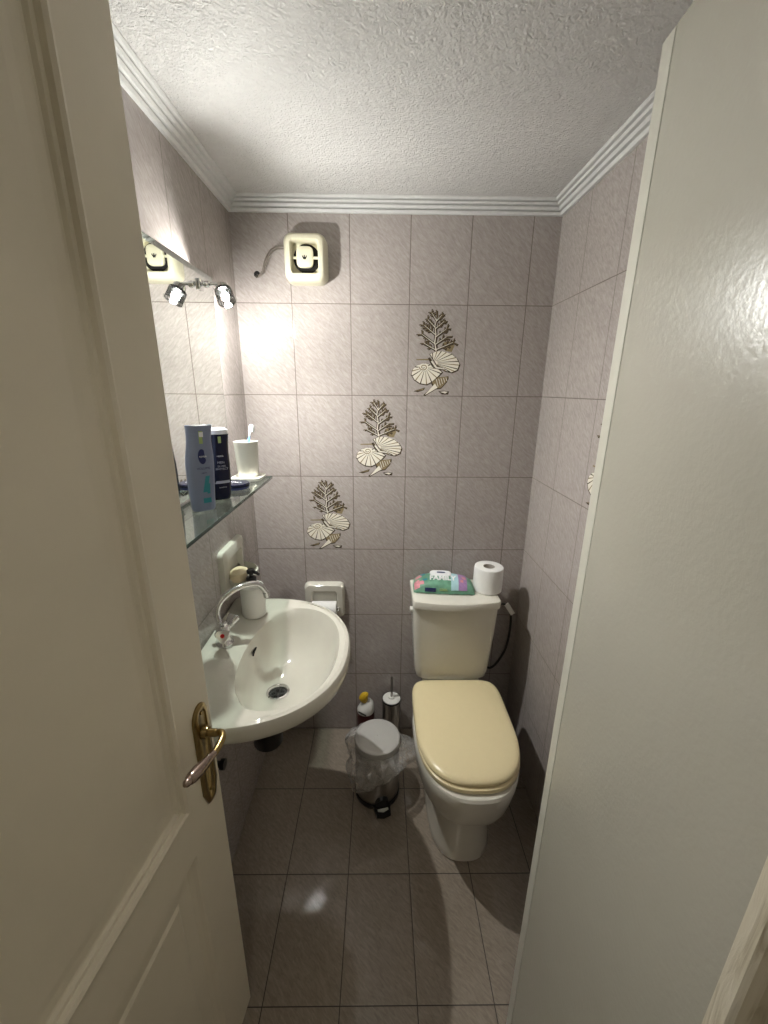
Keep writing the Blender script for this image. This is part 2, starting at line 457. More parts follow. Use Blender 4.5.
    stroke([(160, 628), (300, 625)], [5, 8], 1, .0006); stroke([(275, 610), (320, 690), (400, 720)], [10, 14, 8], 0, .0012); stroke([(300, 640), (345, 700), (420, 712)], [7, 8, 4], 2, .0014)
    # whelk
    poly([(305, 850), (362, 798), (462, 778), (465, 800), (450, 840), (400, 900), (350, 908), (250, 972), (235, 962), (318, 880)], 0, .0008)
    poly([(312, 838), (370, 790), (455, 782), (448, 828), (400, 888), (352, 896), (262, 955), (330, 868)], 1, .0010)
    poly([(340, 850), (365, 890), (262, 955), (250, 958)], 2, .0012)
    for k in range(5): stroke([(350 + k * 22, 808 + k * -4), (370 + k * 20, 880 - k * 14)], [2.5, 2.5], 2, .0013)
    # pebbles and weed
    poly([(140, 925), (200, 905), (250, 888), (240, 915), (180, 935)], 0, .0006); poly([(150, 922), (205, 908), (240, 897), (232, 912)], 1, .0008)
    poly([(375, 925), (420, 918), (475, 925), (468, 955), (410, 955)], 0, .0006); poly([(390, 930), (430, 924), (462, 930), (440, 945)], 2, .0008)
    poly([(400, 470), (450, 455), (505, 495), (480, 555), (420, 545)], 1, .0002)
    # keep inside the tile
    return obj(name, bm, [m_ddark, m_dgold, m_dwhite], parent, smooth=False)
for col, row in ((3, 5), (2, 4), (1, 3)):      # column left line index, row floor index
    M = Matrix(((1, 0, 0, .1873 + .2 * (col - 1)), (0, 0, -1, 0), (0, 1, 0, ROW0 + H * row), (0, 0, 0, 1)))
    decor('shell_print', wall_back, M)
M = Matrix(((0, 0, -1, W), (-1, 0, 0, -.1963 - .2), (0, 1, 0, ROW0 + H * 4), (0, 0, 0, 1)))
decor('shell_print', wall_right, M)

# ------------------------------------------------------------------ left door leaf (opens inwards)
E0 = Vector((.159, -.880, 0)); dt = Vector((-.13, -.99, 0)).normalized(); dn = Vector((-dt.y, dt.x, 0))
DM = frame((E0.x, E0.y, 0), dt, (0, 0, 1))       # local: x along leaf from free edge, y up, z out of the seen face?
if (DM.to_3x3() @ Vector((0, 0, 1))).dot(dn) < 0: FL = -1
else: FL = 1
def DP(s, z, o): return E0 + dt * s + dn * o + Vector((0, 0, z))
DW, DH, DTH = .655, 2.005, .038
def door_leaf():
    bm = B()
    # stiles & rails around two recessed panels, seen face o=0 and far face o=-DTH
    def slab(s0, s1, z0, z1, o0, o1):
        loft(bm, [[DP(s0, z0, o0), DP(s1, z0, o0), DP(s1, z1, o0), DP(s0, z1, o0)], [DP(s0, z0, o1), DP(s1, z0, o1), DP(s1, z1, o1), DP(s0, z1, o1)]])
    A, Bx = .100, DW - .100
    z = [.008, .12, .678, .786, 1.945, DH]
    slab(0, A, z[0], z[5], -DTH, 0); slab(Bx, DW, z[0], z[5], -DTH, 0)
    for a, b in ((0, 1), (2, 3), (4, 5)): slab(A, Bx, z[a], z[b], -DTH, 0)
    return bm
door1 = struct(obj('door_1', door_leaf(), m_door, smooth=False))
def door_panel(z0, z1, s0=.100, s1=DW - .100):
    bm = B()
    prof = [(0, -.012), (0, .003), (.004, .004), (.009, .001), (.011, -.006), (.016, -.007), (.019, -.012), (.022, -.013), (.038, -.0125), (.052, -.011)]
    rings = []
    for d, o in prof:
        rings.append([DP(s0 + d, z0 + d, o), DP(s1 - d, z0 + d, o), DP(s1 - d, z1 - d, o), DP(s0 + d, z1 - d, o)])
    loft(bm, rings, capb=False, capt=True)
    rb = [[DP(s0, z0, o), DP(s1, z0, o), DP(s1, z1, o), DP(s0, z1, o)] for o in (-.012, -DTH + .010)]
    loft(bm, rb, capb=False, capt=True)
    return bm
def door_panel_low(z0, z1, s0=.100, s1=DW - .100):
    bm = B()
    prof = [(0, -.012), (0, .0), (.004, -.002), (.010, -.007), (.018, -.012), (.050, -.012), (.056, -.008)]
    rings = [[DP(s0 + d, z0 + d, o), DP(s1 - d, z0 + d, o), DP(s1 - d, z1 - d, o), DP(s0 + d, z1 - d, o)] for d, o in prof]
    loft(bm, rings, capb=False, capt=True)
    loft(bm, [[DP(s0, z0, o), DP(s1, z0, o), DP(s1, z1, o), DP(s0, z1, o)] for o in (-.012, -DTH + .010)], capb=False, capt=True)
    return bm
obj('door_panel', door_panel(.786, 1.945), m_door, door1, smooth=False)
obj('door_panel', door_panel_low(.12, .678), m_door, door1, smooth=False)
# handle
HS, HZ = .034, .853
def plate_ring(w, h0, h1, o, n=14):
    pts = []
    for k in range(n + 1):
        a = PI * k / n; pts.append((HS - w * math.cos(a), HZ + h1 - w * 1.3 + w * 1.3 * math.sin(a)))
    pts += [(HS + w, HZ - h0 + .035), (HS + w * .55, HZ - h0 + .004), (HS + w * .3, HZ - h0), (HS - w * .3, HZ - h0), (HS - w * .55, HZ - h0 + .004), (HS - w, HZ - h0 + .035)]
    return [DP(s, z, o) for s, z in pts]
bm = loft(B(), [plate_ring(.0235, .118, .112, 0), plate_ring(.0235, .118, .112, .003), plate_ring(.020, .114, .108, .0055), plate_ring(.014, .106, .100, .0055), plate_ring(.012, .103, .097, .0035)])
hp = obj('handle_plate', bm, m_brass, door1)
hp['label'] = 'antique brass lever handle plate'
def bead(bm, s, z, o, r, rz=None):
    lathe(bm, [(r * .01, 0), (r * .6, .15 * r), (r, .6 * r), (r, r)], 16, frame(DP(s, z, o), dt, (0, 0, 1)))
bm = B()
Mx = Matrix.Translation(DP(0, 0, 0))
def disc(bm, s, z, o0, o1, r, seg=20):
    r0 = [DP(s + r * math.cos(2 * PI * k / seg), z + r * math.sin(2 * PI * k / seg), o0) for k in range(seg)]
    r1 = [DP(s + r * .85 * math.cos(2 * PI * k / seg), z + r * .85 * math.sin(2 * PI * k / seg), o1) for k in range(seg)]
    loft(bm, [r0, r1])
disc(bm, HS - .002, .945, .003, .006, .004)
disc(bm, HS, .765, .003, .006, .004)
obj('screw', bm, m_brass, hp)
bm = B(); disc(bm, HS, .832, .0036, .0042, .006); disc(bm, HS, .820, .0036, .0042, .004)
obj('keyhole', bm, m_hole, hp)
bm = B()
disc(bm, HS, .903, .004, .014, .0125); 
neck = spline([DP(HS, .903, .008), DP(HS, .904, .028), DP(HS + .002, .908, .042), DP(HS + .014, .909, .050), DP(HS + .034, .908, .052), DP(HS + .046, .907, .051)], 6)
tube(bm, neck, [.0075] * 8 + [.0065] * (len(neck) - 8), 14)
obj('lever_neck', bm, m_brass, hp)
grip = [DP(HS + 0.044, 0.9070, .051), DP(HS + 0.056, 0.9107, .051), DP(HS + 0.078, 0.9175, .051), DP(HS + 0.095, 0.9228, .051), DP(HS + 0.109, 0.9271, .051), DP(HS + 0.115, 0.9290, .051), DP(HS + 0.117, 0.9296, .051), DP(HS + 0.121, 0.9308, .051), DP(HS + 0.124, 0.9318, .051), DP(HS + 0.128, 0.9330, .051)]
obj('lever_grip', tube(B(), grip, [.0062, .0068, .0092, .0105, .0098, .0085, .0062, .0066, .0060, .003], 16), m_grip, hp)

# ------------------------------------------------------------------ right door leaf, plain with a lipping strip
R0 = Vector((.811, -.928, 0)); rt = Vector((-.0745, -.997, 0)).normalized(); rn = Vector((rt.y, -rt.x, 0))   # rn points to -x (seen face)
if rn.x > 0: rn = -rn
RH = 1.905
def RP(s, z, o): return R0 + rt * s + rn * o + Vector((0, 0, z))
def rslab(bm, s0, s1, z0, z1, o0, o1):
    return loft(bm, [[RP(s0, z0, o0), RP(s1, z0, o0), RP(s1, z1, o0), RP(s0, z1, o0)], [RP(s0, z0, o1), RP(s1, z0, o1), RP(s1, z1, o1), RP(s0, z1, o1)]])
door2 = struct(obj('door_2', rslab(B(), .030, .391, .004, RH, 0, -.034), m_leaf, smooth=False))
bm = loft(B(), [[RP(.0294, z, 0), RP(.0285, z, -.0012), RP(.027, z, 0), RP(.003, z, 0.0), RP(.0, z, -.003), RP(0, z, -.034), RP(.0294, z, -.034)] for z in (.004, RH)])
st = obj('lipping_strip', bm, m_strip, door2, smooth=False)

# casing by the right side of the doorway
cz = [(.7850, -1.3140), (.7800, -1.3150), (.7782, -1.3300), (.7800, -1.3345), (.7880, -1.3380), (.7905, -1.3450), (.7900, -1.352), (.7860, -1.360), (.7850, -1.375), (.7850, -1.640), (.845, -1.640), (.845, -1.3140)]
struct(obj('trim_1', loft(B(), [[Vector((x, y, z)) for x, y in cz] for z in (0, 2.04)]), m_casing, smooth=False))
struct(obj('trim_2', box(box(B(), .040, .068, -1.655, -1.535, 0, 2.04), .040, .845, -1.655, -1.535, 2.04, 2.055), m_casing, smooth=False))

# ------------------------------------------------------------------ washbasin
SX, SY = .195, -.545
def basin_outline():
    pts = []
    hw = .290
    for k in range(73):
        a = -PI / 2 + PI * k / 72; c, s = math.cos(a), math.sin(a)
        pts.append((.112 + .296 * abs(c) ** (2 / 2.25), SY + hw * math.copysign(abs(s) ** (2 / 2.25), s)))
    pts += [(.06, SY + hw * .985), (.02, SY + hw * .95), (.0, SY + hw * .93), (.0, SY - hw * .93), (.02, SY - hw * .95), (.06, SY - hw * .985)]
    return pts
def inner_outline():
    pts = []
    for k in range(73):
        a = 2 * PI * k / 72; c, s = math.cos(a), math.sin(a)
        ax = .150 if c > 0 else .112
        pts.append((.222 + ax * math.copysign(abs(c) ** (2 / 2.3), c), SY + .222 * math.copysign(abs(s) ** (2 / 2.2), s)))
    return pts[:-1]
def cast(poly, cx, cy, a):
    dx, dy = math.cos(a), math.sin(a); best = None
    for i in range(len(poly)):
        (x0, y0), (x1, y1) = poly[i], poly[(i + 1) % len(poly)]
        ex, ey = x1 - x0, y1 - y0; den = dx * ey - dy * ex
        if abs(den) < 1e-12: continue
        t = ((x0 - cx) * ey - (y0 - cy) * ex) / den; u = ((x0 - cx) * dy - (y0 - cy) * dx) / den
        if t > 0 and -1e-6 <= u <= 1 + 1e-6 and (best is None or t > best): best = t
    return best
NS = 96
oo, ii = basin_outline(), inner_outline()
ro = [cast(oo, SX, SY, 2 * PI * k / NS) for k in range(NS)]
ri = [cast(ii, SX, SY, 2 * PI * k / NS) for k in range(NS)]
def zled(x):      # tap ledge rises gently to the wall
    t_ = min(1, max(0, (.10 - x) / .085)); return .016 * t_ * t_ * (3 - 2 * t_)
def sring(f, z, led=True):
    out = []
    for k in range(NS):
        a = 2 * PI * k / NS; r = f(k); x, y = SX + r * math.cos(a), SY + r * math.sin(a)
        x = max(x, 0.0005)
        out.append(Vector((x, y, z + (zled(x) if led else 0))))
    return out
rings = [sring(lambda k: .030, .672, 0), sring(lambda k: .032, .674, 0),
         sring(lambda k: .032 + (ri[k] - .032) * .35, .684, 0), sring(lambda k: .032 + (ri[k] - .032) * .62, .705, 0),
         sring(lambda k: .032 + (ri[k] - .032) * .82, .745, 0), sring(lambda k: .032 + (ri[k] - .032) * .94, .790, 0),
         sring(lambda k: ri[k], .812, 0), sring(lambda k: ri[k] + (ro[k] - ri[k]) * .10, .8185), sring(lambda k: ri[k] + (ro[k] - ri[k]) * .3, .8205),
         sring(lambda k: ri[k] + (ro[k] - ri[k]) * .6, .8225), sring(lambda k: ro[k] - .016, .826), sring(lambda k: ro[k] - .006, .8235), sring(lambda k: ro[k] - .0005, .816),
         sring(lambda k: ro[k], .800, 0), sring(lambda k: ro[k] - .002, .785, 0), sring(lambda k: ro[k] - .010, .776, 0), sring(lambda k: ro[k] * .90, .768, 0),
         sring(lambda k: ro[k] * .80, .735, 0), sring(lambda k: ro[k] * .62, .690, 0), sring(lambda k: ro[k] * .4, .658, 0), sring(lambda k: ro[k] * .2, .648, 0)]
sink = thing('washbasin', 'white wall-hung porcelain washbasin on the left tiled wall', 'sink', (.0, SY, .648))
obj('basin', loft(B(), rings, capb=False, capt=True), m_porc, sink)
DR = Matrix.Translation((SX, SY, 0))
dr = obj('drain', lathe(B(), [(.034, .6745), (.033, .678), (.028, .679), (.025, .676), (.024, .668)], 32, DR), m_chrome, sink)
bm = lathe(B(), [(.024, .668), (.001, .668)], 24, DR)
for k in range(5):
    a = k * 2 * PI / 5
    tube(bm, [(SX + .006 * math.cos(a), SY + .006 * math.sin(a), .6700), (SX + .021 * math.cos(a), SY + .021 * math.sin(a), .6700)], .002, 8)
obj('drain_grate', bm, m_dark, dr)
bm = B()
for k in range(5):
    a = (k + .5) * 2 * PI / 5
    lathe(bm, [(.0055, .6688), (.001, .6692)], 12, Matrix.Translation((SX + .014 * math.cos(a), SY + .014 * math.sin(a), 0)))
obj('drain_hole', bm, m_hole, dr)
obj('overflow_slot', tube(B(), [(.1225, -.514, .776), (.1195, -.498, .778), (.1215, -.480, .780)], [.0022, .0038, .0022], 8), m_hole, sink)
# bottle trap below
trap = thing('bottle_trap', 'black plastic waste trap hanging under the washbasin', 'drain trap', (.16, -.56, .505))
TM = Matrix.Translation((.160, -.560, 0))
obj('trap_bottle', lathe(B(), [(.001, .505), (.036, .507), (.042, .515), (.042, .575), (.034, .585), (.024, .59), (.024, .650)], 28, TM, capb=True, capt=True), m_black, trap)
obj('waste_pipe', tube(B(), [(.14, -.560, .60), (.08, -.560, .60), (.001, -.560, .60)], .018, 16), m_black, trap)

# tap
tap = thing('mixer_tap', 'chrome two-handle mixer tap with arched spout on the washbasin', 'tap', (.052, -.530, .835))
bm = lathe(B(), [(.026, .826), (.027, .834), (.022, .840), (.019, .848), (.019, .880), (.017, .886), (.014, .890)], 24, Matrix.Translation((.050, -.530, 0)), capb=True, capt=True)
obj('tap_body', bm, m_chrome, tap)
spp = spline([(.050, -.530, .882), (.040, -.530, .905), (.038, -.526, .930), (.048, -.514, .956), (.075, -.490, .975), (.108, -.464, .980), (.134, -.446, .972), (.150, -.436, .945), (.152, -.434, .932)], 6)
sp_o = obj('spout', tube(B(), spp, .0088, 16), m_chrome, tap)
obj('aerator', tube(B(), [(.151, -.4345, .940), (.1525, -.434, .926)], .0105, 16), m_chrome, sp_o)
obj('spout_nut', lathe(B(), [(.0145, .884), (.0155, .888), (.0155, .896), (.012, .900)], 8, Matrix.Translation((.0495, -.530, 0)), capb=True, capt=True), m_chrome, tap)
def handle(sy):
    d = Vector((.42, sy * .72, .50)).normalized() if sy > 0 else Vector((.30, -.80, .38)).normalized()
    o0 = Vector((.050, -.530, .862))
    st_ = tube(B(), [o0, o0 + d * .028], [.011, .009], 14)
    h = obj('handle_stem', st_, m_chrome, tap)
    x = d.cross(Vector((0, 0, 1))).normalized(); y = d.cross(x).normalized()
    rings = []
    for dist, r in ((.026, .010), (.030, .014), (.042, .0165), (.052, .0185), (.056, .016)):
        ring = []
        for k in range(24):
            a = 2 * PI * k / 24; rr = r * (1 - .17 * math.cos(3 * a))
            ring.append(o0 + d * dist + (x * math.cos(a + .5) + y * math.sin(a + .5)) * rr)
        rings.append(ring)
    k_ = obj('tap_handle', loft(B(), rings), m_chrome, tap)
    c = o0 + d * .0565
    rr = [[c + d * q + (x * math.cos(2 * PI * k / 14) + y * math.sin(2 * PI * k / 14)) * .0055 for k in range(14)] for q in (-.001, .001)]
    obj('handle_mark', loft(B(), rr), m_red if sy < 0 else m_bluet, k_)
handle(-1); handle(1)

# soap pump bottle
sb = thing('soap_dispenser', 'white cylindrical soap bottle with black pump behind the tap', 'soap dispenser', (.085, -.365, .822))
SBM = Matrix.Translation((.086, -.362, 0))
obj('bottle_body', lathe(B(), [(.001, .8235), (.034, .8235), (.037, .827), (.0375, .835), (.0375, .915), (.035, .925), (.026, .932), (.015, .936)], 32, SBM, capt=True), m_white, sb)
bm = lathe(B(), [(.014, .935), (.0155, .937), (.0155, .953), (.013, .956), (.006, .957), (.006, .968), (.0125, .969), (.0125, .978), (.009, .981)], 20, SBM, capb=True, capt=True)
tube(bm, [(.088, -.362, .974), (.108, -.372, .974), (.116, -.376, .969)], [.006, .005, .004], 10)
obj('pump', bm, m_black, sb)

# ceramic soap dish on the left wall
sd = thing('soap_dish', 'white ceramic scooped soap dish mounted on the left wall below the shelf', 'soap dish', (.0, -.30, .89))
DY0, DY1, DZ0, DZ1 = -.395, -.205, .880, 1.045
rings = []
prof = [(.0, 1.0), (.010, 1.0), (.016, .97), (.019, .90)]
cy_, cz_ = (DY0 + DY1) / 2, (DZ0 + DZ1) / 2
base = rrect(DY1 - DY0, DZ1 - DZ0, .016, 8)   # 36 pts
for x, s in prof: rings.append([Vector((x, cy_ + u * s, cz_ + v * s)) for u, v in base])
arch = []
for (u, v) in base:      # arched opening that matches the outline point by point
    a = math.atan2(v, u); uu = .066 * math.copysign(abs(math.cos(a)) ** .7, math.cos(a))
    vv = (.058 if v > 0 else .050) * math.copysign(abs(math.sin(a)) ** .8, math.sin(a))
    arch.append((uu, vv))
rings.append([Vector((.021, cy_ + u * 1.06, cz_ + v * 1.05)) for u, v in arch])
rings.append([Vector((.018, cy_ + u, cz_ + v)) for u, v in arch])
rings.append([Vector((.006, cy_ + u * .86, cz_ + v * .86)) for u, v in arch])
obj('dish_frame', loft(B(), rings), m_porc, sd)
bm = B()   # projecting half-round tray
tr = []
for d, z, s in ((0, .905, .70), (0, .920, .90), (0, .948, 1.0), (.0, .950, .94), (0, .930, .80), (0, .926, .4)):
    tr.append([Vector((.012 + max(0, .075 * s * math.sin(PI * k / 20)), cy_ - .075 * s * math.cos(PI * k / 20), z)) for k in range(21)])
loft(bm, tr, True, True)
obj('dish_tray', bm, m_porc, sd)
so = obj('soap_bar', loft(B(), [sell(.040, cy_ - .040, a, b, 2.3, z + .014, 28) for a, b, z in ((.014, .022, .9185), (.024, .032, .924), (.028, .036, .936), (.026, .034, .951), (.014, .020, .959))]), m_soap)
tag(so, 'worn oval cream soap bar lying in the wall soap dish', 'soap')

# toilet paper holder in the back wall
tp = thing('paper_holder', 'white ceramic paper holder set on the back wall behind the washbasin', 'toilet paper holder', (.263, 0, .60))
cx_, cz_ = .263, .680
base = rrect(.166, .160, .022, 8); arch = []
rings = [[Vector((cx_ + u * s, -y, cz_ + v * s)) for u, v in base] for y, s in ((.0005, 1.0), (.012, 1.0), (.022, .965), (.028, .90))]
for (u, v) in base:
    a = math.atan2(v, u)
    arch.append((.058 * math.copysign(abs(math.cos(a)) ** .6, math.cos(a)), .056 * math.copysign(abs(math.sin(a)) ** .75, math.sin(a))))
rings += [[Vector((cx_ + u * s, -y, cz_ + v * s)) for u, v in arch] for y, s in ((.029, 1.05), (.026, .99), (.006, .93))]
obj('holder_frame', loft(B(), rings), m_porc, tp)
obj('roller', tube(B(), [(cx_ - .060, -.038, .655), (cx_ + .062, -.038, .655)], .010, 16), m_chrome, tp)
bm = tube(B(), [(cx_ - .050, -.038, .655), (cx_ + .050, -.038, .655)], .030, 28)
o = obj('paper_roll', bm, m_paper); tag(o, 'small white toilet roll hanging in the ceramic wall holder', 'toilet paper')

# stop valve by the left wall
sv = thing('stop_valve', 'small dark stop valve on the left wall below the washbasin', 'valve', (0, -.585, .43))
obj('valve_body', tube(B(), [(.0, -.585, .450), (.030, -.585, .450)], .010, 12), m_dark, sv)
obj('valve_knob', tube(B(), [(.020, -.585, .450), (.032, -.585, .450)], .016, 16), m_black, sv)

# ------------------------------------------------------------------ mirror, lamp, shelf
MY0, MY1, MZ0, MZ1 = -.820, -.212, 1.252, 1.826
mi = thing('mirror', 'tall clear wall mirror with a bright border, hanging over the glass shelf', 'mirror', (.0, (MY0 + MY1) / 2, MZ0))
bm = B()
obj('mirror_glass', box(bm, .0008, .0062, MY0 + .014, MY1 - .014, MZ0 + .014, MZ1 - .014), m_mirror, mi, smooth=False)
loop = lambda d, x: [Vector((x, MY0 + d, MZ0 + d)), Vector((x, MY1 - d, MZ0 + d)), Vector((x, MY1 - d, MZ1 - d)), Vector((x, MY0 + d, MZ1 - d))]
obj('bevelled_border', loft(B(), [loop(.0142, .0008), loop(0, .0008), loop(0, .0035), loop(.0142, .0062)], False, False), m_bevel, mi, smooth=False)

LY, LZ = -.315, 1.756
la = thing('mirror_lamp', 'small lit chrome and glass lamp clipped to the mirror top', 'lamp', (.0063, LY, 1.735))
bm = box(B(), .0064, .013, LY - .012, LY + .012, 1.772, 1.800, .002)
obj('lamp_bracket', bm, m_chrome, la)
tube_b = tube(B(), [(.012, LY, 1.787), (.042, LY + .004, 1.789), (.056, LY + .007, 1.789)], .0045, 10)
lathe(tube_b, [(.003, -.009), (.008, -.007), (.009, 0), (.008, .007), (.003, .009)], 16, frame((.026, LY, 1.787), (0, 1, 0), (0, 0, 1)))
obj('lamp_arm', tube_b, m_chrome, la)
ax = Vector((.35, -.35, -.87)).normalized()
LO = Vector((.061, LY + .009, 1.786))
FM = frame(LO, ax.cross(Vector((0, 1, 0))).normalized(), Vector((0, 1, 0)) - ax * ax.y)
def alongax(bm, prof, seg=28):
    x = ax.cross(Vector((0, 1, 0))).normalized(); y = ax.cross(x).normalized()
    rings = [[LO + ax * d + (x * math.cos(2 * PI * k / seg) + y * math.sin(2 * PI * k / seg)) * r for k in range(seg)] for r, d in prof]
    return rings
obj('lamp_cap', loft(B(), alongax(None, [(.004, -.004), (.012, -.003), (.0165, .002), (.0195, .0195), (.0185, .0195), (.0150, .004), (.003, .003)]), True, True), m_chrome, la)
nt = m_streakglass.node_tree
tcv = nt.nodes.new('ShaderNodeTexCoord').outputs['Object']
X_ = ax.cross(Vector((0, 1, 0))).normalized(); Y_ = ax.cross(X_).normalized()
def dotn(v):
    n = nt.nodes.new('ShaderNodeVectorMath'); n.operation = 'DOT_PRODUCT'; nt.links.new(tcv, n.inputs[0]); n.inputs[1].default_value = v; return n.outputs['Value']
cb = nt.nodes.new('ShaderNodeCombineXYZ'); nm = nt.nodes.new('ShaderNodeVectorMath'); nm.operation = 'NORMALIZE'
nt.links.new(dotn(X_), cb.inputs[0]); nt.links.new(dotn(Y_), cb.inputs[1]); nt.links.new(cb.outputs[0], nm.inputs[0])
rib = noise_n(nt, nm.outputs[0], 3.2, 2, .6, .3)  # uneven tint put into the glass to streak and dim the light
cr_ = ramp(nt, rib, [(.40, (.15, .15, .15)), (.50, (.28, .28, .275)), (.60, (.46, .46, .455))])
for n in nt.nodes:
    if n.type == 'BSDF_TRANSPARENT': nt.links.new(cr_, n.inputs[0])
sh = obj('glass_shade', loft(B(), alongax(None, [(.015, .009), (.0225, .014), (.0235, .022), (.0235, .048)]), False, False), m_streakglass, la)
obj('shade_ring', loft(B(), alongax(None, [(.0236, .043), (.0255, .043), (.0262, .045), (.0262, .047), (.0255, .049), (.0225, .049), (.0225, .043)]), False, False), m_lampglass, sh)
bc = LO + ax * .033
obj('bulb', loft(B(), [[bc + ax * (.0120 * math.cos(t_)) + (ax.cross(Vector((0, 1, 0))).normalized() * math.cos(2 * PI * k / 16) + ax.cross(ax.cross(Vector((0, 1, 0))).normalized()).normalized() * math.sin(2 * PI * k / 16)) * .0095 * math.sin(t_) for k in range(16)] for t_ in [.02 + (PI - .04) * q / 10 for q in range(11)]]), m_bulb, la)

# glass shelf
SZ = 1.243
gs = thing('glass_shelf', 'green-edged glass shelf on the left wall under the mirror', 'shelf', (0, -.51, SZ - .008))
SXW, SYA, SYB = .131, -.832, -.190
def shelf_ring(z, ins=0):
    r = .012; out = [Vector((.002 + ins, SYB - ins, z)), Vector((.002 + ins, SYA + ins, z))]
    for k in range(7):
        a = -PI / 2 + PI / 2 * k / 6; out.append(Vector((SXW - ins - r + r * math.cos(a), SYA + ins + r + r * math.sin(a), z)))
    for k in range(7):
        a = PI / 2 * k / 6; out.append(Vector((SXW - ins - r * .5 + r * .5 * math.cos(a), SYB - ins - r * .5 + r * .5 * math.sin(a), z)))
    return out
bm = B()
f1 = bm.faces.new([bm.verts.new(p) for p in shelf_ring(SZ, .0004)]); f2 = bm.faces.new([bm.verts.new(p) for p in shelf_ring(SZ - .0075, .0004)[::-1]])
obj('glass_pane', bm, m_glass, gs, smooth=False)
obj('polished_edge', loft(B(), [shelf_ring(SZ - .0080, .001), shelf_ring(SZ - .0074), shelf_ring(SZ - .0006), shelf_ring(SZ, .001)], False, False), m_glassedge, gs)
for yy in (-.74, -.28):
    obj('shelf_bracket', box(B(), .001, .030, yy - .010, yy + .010, SZ - .022, SZ - .0082, .003), m_chrome, gs)

# --- bottles on the shelf
def bottle_rings(cx, cy, prof, rot, seg=40):
    out = []
    for a, b, n, z in prof:
        rr = []
        q = max(0, (z - z0) / .2); sh_ = LEAN * q * q
        for p in sell(0, 0, a, b, n, z, seg):
            rr.append(Vector((cx + (p.x + sh_) * math.cos(rot) - p.y * math.sin(rot), cy + (p.x + sh_) * math.sin(rot) + p.y * math.cos(rot), z)))
        out.append(rr)
    return out
def patch(cx, cy, rot, prof, u0, u1, z0, z1, off, nu=8, nz=8, shape=None):
    """a print that follows the bottle's front (-y local side): u in metres across"""
    bm = B(); grid = []
    def surf(u, z):
        for (a0, b0, n0, za), (a1, b1, n1, zb) in zip(prof, prof[1:]):
            if za <= z <= zb:
                q = (z - za) / (zb - za + 1e-9); a, b, n = a0 + (a1 - a0) * q, b0 + (b1 - b0) * q, n0 + (n1 - n0) * q; break
        else: a, b, n = prof[-1][0], prof[-1][1], prof[-1][2]
        uu = min(.98, abs(u) / a); q_ = max(0, (z - z0) / .2); u += LEAN * q_ * q_; y = -b * (1 - uu ** n) ** (1 / n) - off
        return Vector((cx + u * math.cos(rot) - y * math.sin(rot), cy + u * math.sin(rot) + y * math.cos(rot), z))
    if shape == 'oval':
        uc, zc, ru, rz = (u0 + u1) / 2, (z0 + z1) / 2, (u1 - u0) / 2, (z1 - z0) / 2
        c = bm.verts.new(surf(uc, zc)); prev = None; R2 = []
        for lv in (.5, 1):
            R2.append([bm.verts.new(surf(uc + ru * lv * math.cos(2 * PI * k / 28), zc + rz * lv * math.sin(2 * PI * k / 28))) for k in range(28)])
        for k in range(28):
            bm.faces.new((c, R2[0][k], R2[0][(k + 1) % 28])); bm.faces.new((R2[0][k], R2[1][k], R2[1][(k + 1) % 28], R2[0][(k + 1) % 28]))
        return bm
    for i in range(nu + 1):
        grid.append([bm.verts.new(surf(u0 + (u1 - u0) * i / nu + (shape(j / nz) if callable(shape) else 0), z0 + (z1 - z0) * j / nz)) for j in range(nz + 1)])
    for i in range(nu):
        for j in range(nz): bm.faces.new((grid[i][j], grid[i + 1][j], grid[i + 1][j + 1], grid[i][j + 1]))
    return bm
def surf_pt(cx, cy, rot, u, z, b):
    y = -b
    return Vector((cx + u * math.cos(rot) - y * math.sin(rot), cy + u * math.sin(rot) + y * math.cos(rot), z))
def print_text(body, size, cx, cy, rot, z, b, parent, mat, u=0, name='lettering'):
    p = surf_pt(cx, cy, rot, u, z, b)
    M = frame(p, (math.cos(rot), math.sin(rot), 0), (0, 0, 1))
    return obj(name, text_mesh(body, size, M), mat, parent, smooth=False)

z0 = SZ + .0005
LEAN = .010
# pale blue shampoo
cx, cy, rot = .067, -.590, math.radians(38)
PR = [(.024, .015, 3, z0), (.0262, .0185, 2.8, z0 + .004), (.0275, .0195, 2.6, z0 + .03), (.0300, .0205, 2.5, z0 + .075), (.0310, .0205, 2.5, z0 + .11), (.0300, .0195, 2.5, z0 + .13), (.0275, .0178, 2.5, z0 + .150), (.0262, .0172, 2.6, z0 + .165), (.0268, .0172, 2.7, z0 + .180), (.0285, .018, 2.8, z0 + .198)]
shb = thing('shampoo_bottle', 'tall pale blue shampoo bottle with a dark oval badge on the glass shelf', 'bottle', (cx, cy, z0))
rg = bottle_rings(cx, cy, PR, rot)
rg += [[Vector((p.x, p.y, p.z - .004)) for p in bottle_rings(cx, cy, [(.027, .0165, 2.8, z0 + .198)], rot)[0]]]
obj('bottle_body', loft(B(), rg), m_shamp, shb)
obj('flip_cap', loft(B(), bottle_rings(cx, cy, [(.0215, .0130, 2.4, z0 + .194), (.0215, .0130, 2.4, z0 + .1975), (.017, .010, 2.3, z0 + .1985)], rot)), m_black, shb)
obj('badge', patch(cx, cy, rot, PR, -.004, .014, z0 + .112, z0 + .146, .0005, shape='oval'), m_navyp, shb)
print_text('NIVEA', .0058, cx, cy, rot, z0 + .129, .0216, shb, m_whitep, .0065)
print_text('VOLUME', .0075, cx, cy, rot, z0 + .102, .0222, shb, m_navyp, .0045)
print_text('care', .0066, cx, cy, rot, z0 + .092, .0222, shb, m_navyp, .0045)
obj('sticker', patch(cx, cy, rot, PR, .003, .015, z0 + .158, z0 + .186, .0006), m_lime, shb)
